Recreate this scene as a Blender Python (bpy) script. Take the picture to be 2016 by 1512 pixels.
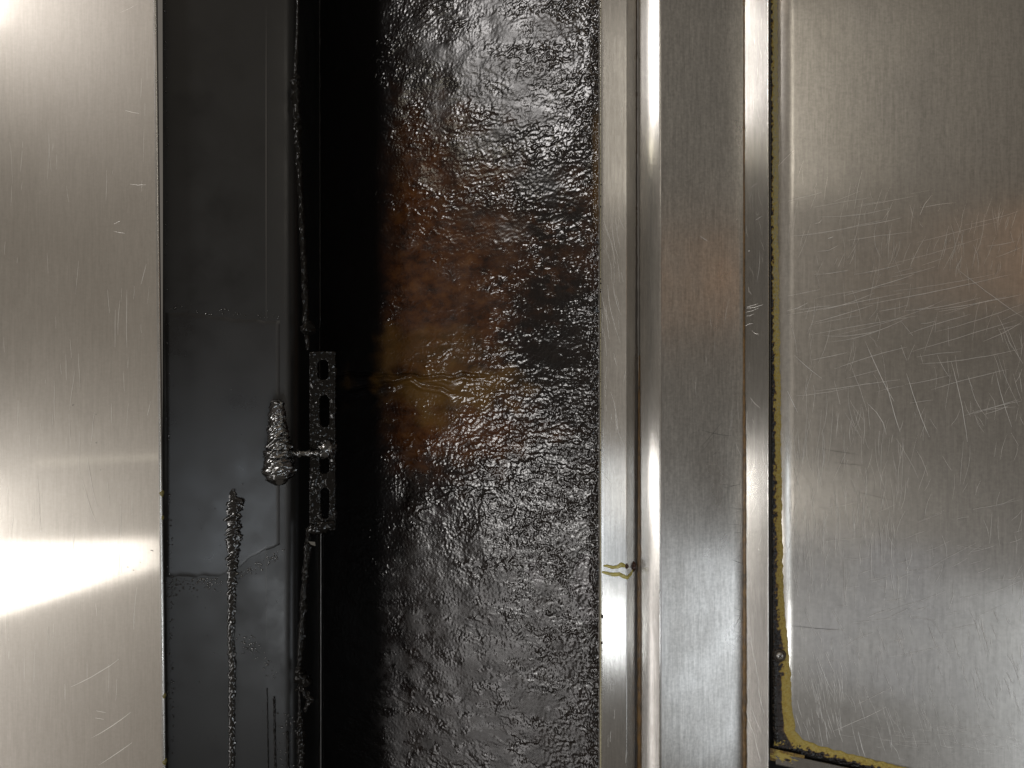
import bpy, bmesh, math, random
import numpy as np
from mathutils import Vector, Matrix

R = math.radians
random.seed(7)
for o in list(bpy.data.objects):
    bpy.data.objects.remove(o)
SC = bpy.context.scene
COL = SC.collection

# ------------------------------------------------------------------ camera
CD = 0.728                     # camera stands 0.73 m in front of the steel
S = 0.0005                     # metres per photograph pixel on the plane Y = 0
cam_d = bpy.data.cameras.new('camera')
cam_d.sensor_width = 36.0
cam_d.lens = 36.0 * CD / (2016 * S)
cam_d.clip_start = 0.01
cam_d.clip_end = 100
cam = bpy.data.objects.new('camera', cam_d)
cam.location = (0, -CD, 0)
cam.rotation_euler = (R(90), 0, 0)
COL.objects.link(cam)
SC.camera = cam

# ------------------------------------------------------------------ light
SC.view_settings.view_transform = 'Standard'
SC.view_settings.look = 'None'
SC.view_settings.exposure = 0.0
SC.view_settings.gamma = 1.0
SC.cycles.use_denoising = True
W = bpy.data.worlds.new('World')
SC.world = W
W.use_nodes = True
W.node_tree.nodes['Background'].inputs[0].default_value = (1.0, 0.90, 0.78, 1)
W.node_tree.nodes['Background'].inputs[1].default_value = 0.12


def lamp(name, head, y0, y1, dist, w, col, rad, base=(0, 0, 0)):
    """area light out of view, for room lamps and added fills. head: degrees right(+)/left(-) of the hood's
    front normal; y0..y1: photograph rows where flat steel mirrors it;
    dist: metres from the hood; w: width; rad: radiance."""
    k = S / CD * (CD + dist)
    z0, z1 = (756 - y1) * k, (756 - y0) * k
    d = bpy.data.lights.new(name, 'AREA')
    d.shape = 'RECTANGLE'
    d.size, d.size_y = w, abs(z1 - z0)
    d.color = col
    d.energy = rad * math.pi * d.size * d.size_y
    o = bpy.data.objects.new(name, d)
    a = R(head)
    p = Vector((base[0] + math.sin(a) * dist, base[1] - math.cos(a) * dist, (z0 + z1) / 2))
    o.location = p
    look = Vector((base[0] - p.x, base[1] - p.y, 0))
    o.rotation_euler = look.to_track_quat('-Z', 'Y').to_euler()
    COL.objects.link(o)
    return o


def strip_lamp(name, vp, p0, p1, x_end, t0, col, power):
    """tube lamp running away from the steel: its picture in the left sheet is a
    wedge. vp, p0, p1 are directions (rise per metre) of the far end and of the
    two near corners."""
    def ray(p):
        return Vector(((p[0] - 1008) * S, CD, -(p[1] - 756) * S)) / CD
    v = ray(vp).normalized()
    A = ray(p0) * t0
    b = ray(p1)
    B = b * (A.dot(v) / b.dot(v))
    wv = B - A
    # length so that the edge ends at x_end
    k = ray((x_end, p0[1]))
    # A + s v proportional to k  -> solve in x/y
    s = (k.x * A.y - k.y * A.x) / (v.x * k.y - v.y * k.x)
    mid = A + wv * 0.5 + v * (s * 0.5)
    # mirror back in front of the sheet (Y = 0)
    M = lambda q: Vector((q.x, -(q.y - CD), q.z))
    Mv = lambda q: Vector((q.x, -q.y, q.z))
    d = bpy.data.lights.new(name, 'AREA')
    d.shape = 'RECTANGLE'
    d.size = abs(s)
    d.size_y = wv.length
    d.color = col
    d.energy = power * math.pi * abs(s) * wv.length
    o = bpy.data.objects.new(name, d)
    ax = Mv(v)
    ay = Mv(wv).normalized()
    az = ax.cross(ay)
    c = M(mid)
    if az.dot(c - Vector((-0.2, 0, 0))) < 0:
        ax = -ax
        az = -az
    m = Matrix((ax, ay, az)).transposed().to_4x4()
    m.translation = c
    o.matrix_world = m
    COL.objects.link(o)
    return o


WARM = (1.0, 0.80, 0.58)
NEUT = (1.0, 0.97, 0.93)
COOL = (0.86, 0.93, 1.0)
strip_lamp('strip_lamp', (490, 1060), (-260, 1064), (-260, 1282), 300, 2.2, NEUT, 4.2)
lamp('thin_lamp', -30, 876, 886, 2.0, 1.0, (1, .98, .84), 0.42)
lamp('ceiling_lamp', -30, -900, -30, 2.2, 1.9, WARM, 0.50)
lamp('left_fill', -27, -300, 1900, 2.5, 1.9, (1, .89, .76), 0.09)  # added broad fill, lifts the left sheet's overall brightness
lamp('right_fill', 17, -250, 1050, 2.2, 0.60, (1, .91, .80), 0.40)  # unseen fill added to brighten the right sheet
lamp('upper_right_fill', 20, 60, 420, 2.2, 0.22, (1, .93, .80), 3.0)  # added light, makes the upper glow at the right sheet's inner edge
lamp('middle_right_fill', 20, 915, 1020, 2.2, 0.22, (1, .94, .85), 3.6)  # added fill for the glow lower down on the right sheet
lamp('upper_lamp', -52, -50, 215, 2.0, 0.28, (1, .96, .94), 22.0)
lamp('warm_small_lamp', -58, 250, 285, 2.0, 0.28, (1, .92, .72), 8.0)
lamp('lower_lamp', -53, 900, 1010, 2.0, 0.28, (1, .97, .94), 19.0)
lamp('bottom_fill', -55, 1130, 1700, 2.0, 0.30, (1, .96, .94), 4.2)  # fill put in to turn the low satin grease grey
lamp('front_lamp', 7, 1165, 1290, 1.6, 0.16, (.93, .97, 1), 18.0)
lamp('cool_fill', 1, 900, 1140, 1.6, 0.34, (.82, .91, 1), 3.0)  # added cool fill that gives the black duct film its glow
lamp('side_lamp', 59, 1060, 1440, 1.8, 0.45, COOL, 2.3)
lamp('low_right_lamp', 36, 1020, 1280, 1.8, 0.25, (.72, .80, 1), 0.40)
lamp('orange_fill', 54, 490, 640, 1.8, 0.16, (1, .48, .18), .75)  # added light standing in for an orange reflection on the channel's flat face


# ------------------------------------------------------------------ helpers


def px(x, y, D=0.0):
    """point at depth D behind the steel plane that the photograph shows at x, y"""
    f = (CD + D) / CD
    return Vector(((x - 1008) * S * f, D, -(y - 756) * S * f))


def pxX(x, D):
    return (x - 1008) * S * (CD + D) / CD


def to_px(X, Y, Z):
    f = CD / (CD + Y)
    return X * f / S + 1008, -Z * f / S + 756


_rng = np.random.RandomState(11)
_perm = np.concatenate([_rng.permutation(512)] * 3)
_ga = _rng.rand(512) * 2 * np.pi


def perlin(x, y, seed=0):
    x = np.asarray(x, float) + seed * 17.31
    y = np.asarray(y, float) + seed * 9.77
    xi = np.floor(x).astype(int)
    yi = np.floor(y).astype(int)
    xf, yf = x - xi, y - yi
    u = xf * xf * xf * (xf * (xf * 6 - 15) + 10)
    v = yf * yf * yf * (yf * (yf * 6 - 15) + 10)

    def g(ix, iy, dx, dy):
        a = _ga[_perm[_perm[ix & 511] + (iy & 511)]]
        return np.cos(a) * dx + np.sin(a) * dy
    n00 = g(xi, yi, xf, yf)
    n10 = g(xi + 1, yi, xf - 1, yf)
    n01 = g(xi, yi + 1, xf, yf - 1)
    n11 = g(xi + 1, yi + 1, xf - 1, yf - 1)
    return 1.5 * ((n00 * (1 - u) + n10 * u) * (1 - v) + (n01 * (1 - u) + n11 * u) * v)


def fbm(x, y, octv=4, seed=0, gain=0.5):
    t = 0
    a = 1
    for i in range(octv):
        t = t + a * perlin(x * 2 ** i, y * 2 ** i, seed + i)
        a *= gain
    return t


def sstep(a, b, x):
    t = np.clip((x - a) / (b - a), 0, 1)
    return t * t * (3 - 2 * t)


def thing(name, label, cat, loc=(0, 0, 0), group=None):
    o = bpy.data.objects.new(name, None)
    o.empty_display_size = 0.02
    o.location = loc
    COL.objects.link(o)
    o['label'] = label
    o['category'] = cat
    if group:
        o['group'] = group
    return o


def link(name, me, mat, parent=None, kind=None, label=None):
    o = bpy.data.objects.new(name, me)
    if mat:
        me.materials.append(mat)
    COL.objects.link(o)
    if parent:
        o.parent = parent
        o.matrix_parent_inverse = Matrix.Identity(4)
        o.location = -Vector(parent_loc(parent))
    if kind:
        o['kind'] = kind
    if label:
        o['label'] = label
    return o


def parent_loc(p):
    l = Vector(p.location)
    if p.parent:
        l = l + parent_loc(p.parent)
    return l


def grid_mesh(name, P, UV=None, attrs=None, smooth=True, flip=False, mask=None):
    """P: (nu, nv, 3) array of points -> quad mesh"""
    nu, nv, _ = P.shape
    idx = np.arange(nu * nv).reshape(nu, nv)
    f = np.stack([idx[:-1, :-1], idx[1:, :-1], idx[1:, 1:], idx[:-1, 1:]], -1)
    if mask is not None:
        f = f[mask]
    f = f.reshape(-1, 4)
    if flip:
        f = f[:, ::-1]
    me = bpy.data.meshes.new(name)
    n = len(f)
    me.vertices.add(nu * nv)
    me.vertices.foreach_set('co', P.reshape(-1).astype(np.float32))
    me.loops.add(n * 4)
    me.loops.foreach_set('vertex_index', f.reshape(-1).astype(np.int32))
    me.polygons.add(n)
    me.polygons.foreach_set('loop_start', np.arange(0, n * 4, 4, dtype=np.int32))
    me.polygons.foreach_set('loop_total', np.full(n, 4, dtype=np.int32))
    me.update(calc_edges=True)
    me.polygons.foreach_set('use_smooth', np.full(n, smooth))
    if UV is not None:
        l = me.uv_layers.new(name='UVMap')
        l.data.foreach_set('uv', UV.reshape(-1, 2)[f.reshape(-1)].reshape(-1).astype(np.float32))
    for k, a in (attrs or {}).items():
        at = me.attributes.new(k, 'FLOAT', 'POINT')
        at.data.foreach_set('value', np.asarray(a, np.float32).reshape(-1))
    me.validate()
    return me


def densify(pts, step):
    out = [pts[0]]
    for a, b in zip(pts[:-1], pts[1:]):
        L = math.hypot(b[0] - a[0], b[1] - a[1])
        n = max(1, int(round(L / step)))
        for i in range(1, n + 1):
            t = i / n
            out.append((a[0] + (b[0] - a[0]) * t, a[1] + (b[1] - a[1]) * t))
    return out


def fillet(pts, r, n=5):
    """round the inner corners of an XY polyline"""
    out = [Vector(pts[0])]
    for i in range(1, len(pts) - 1):
        p, a, b = Vector(pts[i]), Vector(pts[i - 1]), Vector(pts[i + 1])
        rr = r[i] if isinstance(r, dict) and i in r else (0 if isinstance(r, dict) else r)
        if rr <= 0:
            out.append(p)
            continue
        da, db = (a - p).normalized(), (b - p).normalized()
        d = min(rr, 0.45 * (a - p).length, 0.45 * (b - p).length)
        A, B = p + da * d, p + db * d
        for k in range(n + 1):
            t = k / n
            out.append(A * (1 - t) ** 2 + p * 2 * t * (1 - t) + B * t * t)
    out.append(Vector(pts[-1]))
    return [(v.x, v.y) for v in out]


ZT, ZB = 0.62, -0.62


def profile(name, pts, mat, parent, zstep=0.02, wav=None, thick=0.0012, z0=ZB, z1=ZT, zfun=None):
    """bent sheet: XY polyline (left to right, front side towards -Y) drawn along Z"""
    pts = np.array(pts)
    seg = np.r_[0, np.cumsum(np.hypot(np.diff(pts[:, 0]), np.diff(pts[:, 1])))]
    nz = int((z1 - z0) / zstep) + 1
    zs = np.linspace(z0, z1, nz)
    P = np.zeros((len(pts), nz, 3))
    P[..., 0] = pts[:, None, 0]
    P[..., 1] = pts[:, None, 1]
    P[..., 2] = zs[None, :]
    if zfun is not None:
        zb = zfun(pts[:, 0])
        t = (zs - z0) / (z1 - z0)
        P[..., 2] = zb[:, None] + (z1 - zb[:, None]) * t[None, :]
    if wav is not None:
        P[..., 1] += wav(P[..., 0], P[..., 2])
    UV = np.stack([np.repeat(seg[:, None], nz, 1), P[..., 2]], -1)
    me = grid_mesh(name, P, UV)
    o = link(name, me, mat, parent)
    if thick:
        m = o.modifiers.new('solid', 'SOLIDIFY')
        m.thickness = thick
        m.offset = -1
    return o


# ------------------------------------------------------------------ materials
def new_mat(name):
    m = bpy.data.materials.new(name)
    m.use_nodes = True
    nt = m.node_tree
    b = nt.nodes['Principled BSDF']
    return m, nt, b


def N(nt, typ, **kw):
    n = nt.nodes.new(typ)
    for k, v in kw.items():
        if k in n.inputs:
            n.inputs[k].default_value = v
        else:
            setattr(n, k, v)
    return n


def ramp(nt, src, stops):
    r = nt.nodes.new('ShaderNodeValToRGB')
    el = r.color_ramp.elements
    while len(el) < len(stops):
        el.new(0.5)
    for e, (p, c) in zip(el, stops):
        e.position = p
        e.color = c if len(c) == 4 else (*c, 1)
    nt.links.new(src, r.inputs[0])
    return r.outputs[0]


def g3(v):
    return (v, v, v)


def steel(name, col=(0.60, 0.585, 0.56), rough=0.30, aniso=0.75, brush=0.25, cloud=0.06, bump=0.02, cross=0.0, rough2=0.0, fac2=0.5, fleck=0.10):
    """brushed stainless: fine lines along Z, picture smeared across them"""
    m, nt, b = new_mat(name)
    L = nt.links.new
    tc = N(nt, 'ShaderNodeTexCoord')

    def noise(scale, sz, detail=2, rg=0.6):
        mp = N(nt, 'ShaderNodeMapping')
        mp.inputs['Scale'].default_value = sz
        L(tc.outputs['Object'], mp.inputs['Vector'])
        n = N(nt, 'ShaderNodeTexNoise', Scale=scale, Detail=detail, Roughness=rg)
        L(mp.outputs[0], n.inputs['Vector'])
        return n.outputs['Fac']
    fine = noise(900, (1, 1, 0.035), 3)           # brush lines
    mid = noise(260, (1, 1, 0.05), 2)
    cl = noise(16, (1, 1, 0.8), 4)
    fv = noise(420, (1, 1, 0.16), 3, .7)
    fh = noise(520, (0.45, 1, .7), 3, .7)
    # colour: tiny light/dark of the brushing + greasy clouds
    mx = N(nt, 'ShaderNodeMix', data_type='FLOAT')
    mx.inputs[0].default_value = 0.45
    L(fine, mx.inputs[2])
    L(mid, mx.inputs[3])
    c1 = ramp(nt, mx.outputs[0], [(0.30, tuple(c * (1 - brush) for c in col)), (0.70, tuple(min(1, c * (1 + brush * .6)) for c in col))])
    c2 = ramp(nt, cl, [(0.30, (1 - cloud * 2, 1 - cloud * 2.1, 1 - cloud * 2.3)), (0.65, (1, 1, 1))])
    mm = N(nt, 'ShaderNodeMix', data_type='RGBA', blend_type='MULTIPLY')
    mm.inputs[0].default_value = 1
    L(c1, mm.inputs[6])
    L(c2, mm.inputs[7])
    fx = N(nt, 'ShaderNodeMath', operation='ADD')
    L(fv, fx.inputs[0])
    L(fh, fx.inputs[1])
    mr = N(nt, 'ShaderNodeMapRange')
    L(fx.outputs[0], mr.inputs[0])
    mr.inputs[1].default_value, mr.inputs[2].default_value = 0.72, 1.28
    mr.inputs[3].default_value, mr.inputs[4].default_value = 1 - fleck, 1 + fleck
    m4 = N(nt, 'ShaderNodeMix', data_type='RGBA', blend_type='MULTIPLY')
    m4.inputs[0].default_value = 1
    L(mm.outputs[2], m4.inputs[6])
    L(mr.outputs[0], m4.inputs[7])
    mm = m4
    L(mm.outputs[2], b.inputs['Base Color'])
    b.inputs['Metallic'].default_value = 1
    rr = ramp(nt, cl, [(0.3, g3(rough * 1.18)), (0.7, g3(rough * 0.88))])
    L(rr, b.inputs['Roughness'])
    b.inputs['Anisotropic'].default_value = aniso
    tg = N(nt, 'ShaderNodeTangent', direction_type='UV_MAP', uv_map='UVMap')
    if aniso > 0:
        L(tg.outputs[0], b.inputs['Tangent'])
    h = mx.outputs[0]
    if cross > 0:
        cr = noise(420, (0.12, 1, 1), 2)
        m2 = N(nt, 'ShaderNodeMix', data_type='FLOAT')
        m2.inputs[0].default_value = cross
        L(h, m2.inputs[2])
        L(cr, m2.inputs[3])
        h = m2.outputs[0]
    bp = N(nt, 'ShaderNodeBump', Strength=1.0, Distance=bump * 0.001)
    L(h, bp.inputs['Height'])
    L(bp.outputs[0], b.inputs['Normal'])
    if rough2 > 0:      # greasy bloom over the polish: a second, broader gloss
        b2 = N(nt, 'ShaderNodeBsdfPrincipled')
        L(mm.outputs[2], b2.inputs['Base Color'])
        b2.inputs['Metallic'].default_value = 1
        b2.inputs['Roughness'].default_value = rough2
        b2.inputs['Anisotropic'].default_value = 0.2
        L(tg.outputs[0], b2.inputs['Tangent'])
        L(bp.outputs[0], b2.inputs['Normal'])
        ms = N(nt, 'ShaderNodeMixShader')
        ms.inputs[0].default_value = fac2
        L(b.outputs[0], ms.inputs[1])
        L(b2.outputs[0], ms.inputs[2])
        L(ms.outputs[0], nt.nodes['Material Output'].inputs[0])
    return m


def black_film(name, col=(0.010, 0.010, 0.010), rough=0.28, bump=0.05, spec=0.5, scale=500, brown=None, ior=1.5):
    """hard black grease film"""
    m, nt, b = new_mat(name)
    L = nt.links.new
    tc = N(nt, 'ShaderNodeTexCoord')
    n1 = N(nt, 'ShaderNodeTexNoise', Scale=scale, Detail=4, Roughness=0.6)
    n2 = N(nt, 'ShaderNodeTexNoise', Scale=22, Detail=4, Roughness=0.6)
    L(tc.outputs['Object'], n1.inputs['Vector'])
    L(tc.outputs['Object'], n2.inputs['Vector'])
    c = ramp(nt, n2.outputs['Fac'], [(0.3, col), (0.75, tuple(k * 1.7 for k in (brown or col)))])
    L(c, b.inputs['Base Color'])
    r = ramp(nt, n2.outputs['Fac'], [(0.3, g3(rough * 1.25)), (0.7, g3(rough * 0.8))])
    L(r, b.inputs['Roughness'])
    b.inputs['Specular IOR Level'].default_value = spec
    b.inputs['IOR'].default_value = ior
    bp = N(nt, 'ShaderNodeBump', Strength=1.0, Distance=bump * 0.001)
    L(n1.outputs['Fac'], bp.inputs['Height'])
    L(bp.outputs[0], b.inputs['Normal'])
    return m


M_LEFT = steel('left_steel', col=(.60, .565, .515), rough=0.08, aniso=.6, brush=0.09, fleck=.06, cloud=0.03, bump=0.002, rough2=.34, fac2=.5)
M_RAIL = steel('rail_steel', rough=0.22, aniso=0.9, brush=0.18, cloud=0.06, bump=0.012)
M_WEB = steel('web_steel', rough=0.30, aniso=0.75, fleck=.2, brush=0.16, cloud=0.05, bump=0.012, cross=.2)
M_RIGHT = steel('right_steel', col=(.62, .595, .555), rough=0.20, aniso=0.90, rough2=.40, fac2=.32, fleck=.15, brush=0.14, cloud=0.07, bump=0.014, cross=.35)
M_EDGE = steel('edge_steel', rough=0.26, aniso=0.3, brush=0.10, cloud=0.04, bump=0.01)
M_SCREW = steel('screw_steel', rough=0.35, aniso=0, brush=0.1, cloud=0.1, bump=0.0)
M_SCR = steel('scratch_steel', col=(.84, 0.82, 0.79), rough=0.52, aniso=0.0, brush=0.05, cloud=0.0, bump=0.0)
M_SCRD = steel('scratch_dark_steel', col=(0.10, 0.10, 0.10), rough=0.40, aniso=0.0, brush=0.05, cloud=0.0, bump=0.0)
M_FILM = black_film('black_film', col=(.004, .004, .004), rough=0.36, bump=0.004, scale=900, spec=0.6)
M_FILM2 = black_film('black_film_patch', col=(0.003, 0.003, 0.0035), rough=0.32, bump=0.004, scale=900, spec=.7)
M_DARK = black_film('dark_backing', col=(0.006, 0.006, 0.006), rough=0.6, bump=0.1)
M_LUMP = black_film('black_lumpy_grease', col=(0.004, 0.0035, 0.003), rough=0.08, bump=0.22, scale=170, spec=.24)
M_GLINT = black_film('wet_black_grease', col=(0.004, 0.0035, 0.003), rough=0.10, bump=0.30, scale=170, spec=1.0, ior=1.8)
M_BEAD = black_film('bead_grease', col=(0.004, 0.0035, 0.003), rough=0.09, bump=0.28, scale=200, spec=.7)
M_CRUST = black_film('black_crust', col=(0.012, 0.010, 0.008), rough=0.28, bump=0.5, scale=900, brown=(.03, .018, .008))


def amber(name, col, rough=0.25, trans=0.0, vary=0.5, scale=300):
    m, nt, b = new_mat(name)
    L = nt.links.new
    tc = N(nt, 'ShaderNodeTexCoord')
    n1 = N(nt, 'ShaderNodeTexNoise', Scale=scale, Detail=4, Roughness=0.65)
    L(tc.outputs['Object'], n1.inputs['Vector'])
    c = ramp(nt, n1.outputs['Fac'], [(0.3, tuple(k * (1 - vary) for k in col)), (0.7, tuple(min(1, k * (1 + vary * .5)) for k in col))])
    L(c, b.inputs['Base Color'])
    b.inputs['Roughness'].default_value = rough
    b.inputs['Coat Weight'].default_value = 0.3
    bp = N(nt, 'ShaderNodeBump', Strength=1.0, Distance=0.0002)
    L(n1.outputs['Fac'], bp.inputs['Height'])
    L(bp.outputs[0], b.inputs['Normal'])
    return m


M_DRIP = amber('yellow_grease', (0.50, 0.44, 0.13), 0.2, vary=.35)
M_GRIME = amber('pale_grime', (.42, .38, .24), .4, vary=.3)
M_BROWN = amber('brown_grease', (0.045, 0.012, 0.005), 0.15)
M_SEAL = amber('brown_sealant', (0.16, 0.085, 0.02), 0.35, vary=.7, scale=120)
M_OLIVE = amber('olive_grease', (0.20, 0.17, 0.05), 0.3, vary=.5)


def residue_mat():
    """grease crust on the right sheet: pale yellow, ochre, brown and black by deposit"""
    m, nt, b = new_mat('residue_crust')
    L = nt.links.new
    at = N(nt, 'ShaderNodeAttribute', attribute_name='deposit')
    tc = N(nt, 'ShaderNodeTexCoord')
    n1 = N(nt, 'ShaderNodeTexNoise', Scale=420, Detail=4, Roughness=0.7)
    L(tc.outputs['Object'], n1.inputs['Vector'])
    ma = N(nt, 'ShaderNodeMath', operation='MULTIPLY_ADD')
    L(n1.outputs['Fac'], ma.inputs[0])
    ma.inputs[1].default_value = 0.60
    L(at.outputs['Fac'], ma.inputs[2])
    sb = N(nt, 'ShaderNodeMath', operation='SUBTRACT')
    L(ma.outputs[0], sb.inputs[0])
    sb.inputs[1].default_value = 0.30
    c = ramp(nt, sb.outputs[0], [(0.0, (.006, .005, .005)), (0.26, (.014, .010, .009)), (0.42, (.055, .035, .026)),
                                 (0.55, (.15, .085, .018)), (0.70, (.36, .26, .045)), (0.84, (.42, .33, .08)), (1.0, (.34, .30, .18))])
    L(c, b.inputs['Base Color'])
    r = ramp(nt, at.outputs['Fac'], [(0, g3(.22)), (0.5, g3(.45)), (1, g3(.42))])
    L(r, b.inputs['Roughness'])
    bp = N(nt, 'ShaderNodeBump', Strength=1.0, Distance=0.0005)
    L(n1.outputs['Fac'], bp.inputs['Height'])
    L(bp.outputs[0], b.inputs['Normal'])
    return m


M_RES = residue_mat()


def grease_wall_mat():
    m, nt, b = new_mat('wrinkled_grease')
    L = nt.links.new
    br = N(nt, 'ShaderNodeAttribute', attribute_name='amber').outputs['Fac']
    fl = N(nt, 'ShaderNodeAttribute', attribute_name='film').outputs['Fac']
    yl = N(nt, 'ShaderNodeAttribute', attribute_name='yellow').outputs['Fac']
    tc = N(nt, 'ShaderNodeTexCoord')
    mp = N(nt, 'ShaderNodeMapping')
    mp.inputs['Scale'].default_value = (0.55, 0.55, 1.0)
    L(tc.outputs['Object'], mp.inputs['Vector'])
    n1 = N(nt, 'ShaderNodeTexNoise', Scale=480, Detail=2, Roughness=0.5)
    L(mp.outputs[0], n1.inputs['Vector'])
    n3 = N(nt, 'ShaderNodeTexNoise', Scale=210, Detail=1, Roughness=0.5)
    L(mp.outputs[0], n3.inputs['Vector'])
    n2 = N(nt, 'ShaderNodeTexNoise', Scale=90, Detail=5, Roughness=0.65)
    L(mp.outputs[0], n2.inputs['Vector'])
    vo = N(nt, 'ShaderNodeTexVoronoi', Scale=330.0, feature='SMOOTH_F1')
    L(tc.outputs['Object'], vo.inputs['Vector'])
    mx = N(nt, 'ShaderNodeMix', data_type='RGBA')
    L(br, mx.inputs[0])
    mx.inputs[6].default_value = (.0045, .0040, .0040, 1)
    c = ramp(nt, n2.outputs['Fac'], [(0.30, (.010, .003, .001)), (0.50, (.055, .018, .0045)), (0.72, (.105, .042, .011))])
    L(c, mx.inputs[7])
    my = N(nt, 'ShaderNodeMix', data_type='RGBA')
    L(yl, my.inputs[0])
    L(mx.outputs[2], my.inputs[6])
    my.inputs[7].default_value = (.115, .062, .015, 1)
    L(my.outputs[2], b.inputs['Base Color'])
    r = ramp(nt, fl, [(0, g3(.15)), (1, g3(.33))])
    L(r, b.inputs['Roughness'])
    b.inputs['Specular IOR Level'].default_value = 0.6
    gr = N(nt, 'ShaderNodeAttribute', attribute_name='grain').outputs['Fac']
    nm = N(nt, 'ShaderNodeMix', data_type='FLOAT')
    L(gr, nm.inputs[0])
    L(n1.outputs['Fac'], nm.inputs[2])
    L(n3.outputs['Fac'], nm.inputs[3])
    hm = N(nt, 'ShaderNodeMix', data_type='FLOAT')
    hm.inputs[0].default_value = 0.60
    L(nm.outputs[0], hm.inputs[2])
    L(vo.outputs['Distance'], hm.inputs[3])
    bp = N(nt, 'ShaderNodeBump', Distance=0.0011)
    L(gr, bp.inputs['Strength'])
    L(hm.outputs[0], bp.inputs['Height'])
    L(bp.outputs[0], b.inputs['Normal'])
    return m


M_WALL = grease_wall_mat()


# ------------------------------------------------------------------ shapes
def ribbon(bm, pts, w, nrm=Vector((0, -1, 0)), uvl=None, lift=0.0):
    """thin raised burr along pts (3D), tapered at both ends"""
    pts = [Vector(p) for p in pts]
    L, Rr, T = [], [], []
    n = len(pts)
    for i, p in enumerate(pts):
        d = (pts[min(i + 1, n - 1)] - pts[max(i - 1, 0)]).normalized()
        s = d.cross(nrm).normalized()
        k = w * 0.5 * max(0.12, math.sin(math.pi * (i + 0.25) / (n - 0.5)) ** 0.6)
        L.append(bm.verts.new(p - s * k))
        Rr.append(bm.verts.new(p + s * k))
        T.append(bm.verts.new(p + nrm * (k * 0.5)))
    for i in range(n - 1):
        bm.faces.new((L[i], L[i + 1], T[i + 1], T[i]))
        bm.faces.new((T[i], T[i + 1], Rr[i + 1], Rr[i]))


def bm_obj(name, bm, mat, parent=None, kind=None, smooth=True, label=None):
    me = bpy.data.meshes.new(name)
    bmesh.ops.recalc_face_normals(bm, faces=bm.faces)
    bm.to_mesh(me)
    bm.free()
    if smooth:
        me.polygons.foreach_set('use_smooth', np.full(len(me.polygons), True))
    return link(name, me, mat, parent, kind, label)


def tube_mesh(name, path, rad, seg=12, lump=0.3, lscale=300, seed=0, step=0.0012, squash=1.0):
    """lumpy tube along 3D path; rad: number or list per path point"""
    path = [Vector(p) for p in path]
    rads = rad if isinstance(rad, (list, tuple)) else [rad] * len(path)
    d = [0.0]
    for a, b in zip(path[:-1], path[1:]):
        d.append(d[-1] + (b - a).length)
    n = max(3, int(d[-1] / step))
    s = np.linspace(0, d[-1], n)
    C = np.stack([np.interp(s, d, [p[i] for p in path]) for i in range(3)], -1)
    r = np.interp(s, d, rads)
    T = np.gradient(C, axis=0)
    T /= np.linalg.norm(T, axis=1, keepdims=True)
    up = np.array([0, 1.0, 0]) if abs(T[:, 1]).mean() < 0.8 else np.array([0, 0, 1.0])
    A = np.cross(T, up)
    A /= np.linalg.norm(A, axis=1, keepdims=True)
    B = np.cross(T, A)
    th = np.linspace(0, 2 * np.pi, seg + 1)
    kk = max(1.0, float(np.mean(r)) * lscale * .6)
    nn = fbm(s[:, None] * lscale * .6 + np.cos(th)[None] * kk, np.sin(th)[None] * kk + s[:, None] * lscale * .35 + seed * 3, 2, seed)
    rr = r[:, None] * (1 + lump * nn)
    P = C[:, None, :] + A[:, None, :] * (rr * np.cos(th))[..., None] + B[:, None, :] * (rr * np.sin(th))[..., None] * squash
    UV = np.stack([np.repeat(th[None] / 6.28, n, 0), np.repeat(s[:, None], seg + 1, 1)], -1)
    # close the ends
    P = np.concatenate([np.repeat(C[:1, None, :], seg + 1, 1), P, np.repeat(C[-1:, None, :], seg + 1, 1)], 0)
    UV = np.concatenate([UV[:1], UV, UV[-1:]], 0)
    return grid_mesh(name, P, UV)


def lump_cloud(bm, pts, rmin, rmax, flat=0.6):
    """little irregular grease beads"""
    for p in pts:
        r = random.uniform(rmin, rmax)
        m = Matrix.Translation(p) @ Matrix.Rotation(random.uniform(0, 6.28), 4, 'Y') @ Matrix.Diagonal((r * random.uniform(.7, 1.5), r * flat, r * random.uniform(.7, 1.5), 1))
        bmesh.ops.create_icosphere(bm, subdivisions=1, radius=1, matrix=m)


# ================================================================== 1 LEFT SHEET
left = thing('steel_sheet', 'brushed steel panel at the left of the black opening, with a glaring lamp reflection', 'steel panel', px(160, 1512))


def edgeX(z):  # right edge of the left sheet leans a little
    return (314.5 - 1008) * S + z * (-0.0115)


xl = -0.78
lean = lambda X, Z: 0 * X
pp = densify([(xl, 0.0), (pxX(310, 0), 0.0)], 0.02)
o = profile('face_sheet', pp, M_LEFT, left, zstep=0.015, thick=0,
            wav=lambda X, Z: 0.0006 * np.sin(Z * 7 + X * 3) * np.cos(X * 5))
# rolled edge: half round bead, then back
a0 = pxX(310, 0)
rr = 0.0020
arc = [(a0, 0.0)] + [(a0 + 0.0012 + rr * math.sin(t), rr - rr * math.cos(t)) for t in np.linspace(0, R(150), 12)]
o2 = profile('rolled_edge', arc, M_EDGE, left, zstep=0.015, thick=0)
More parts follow.
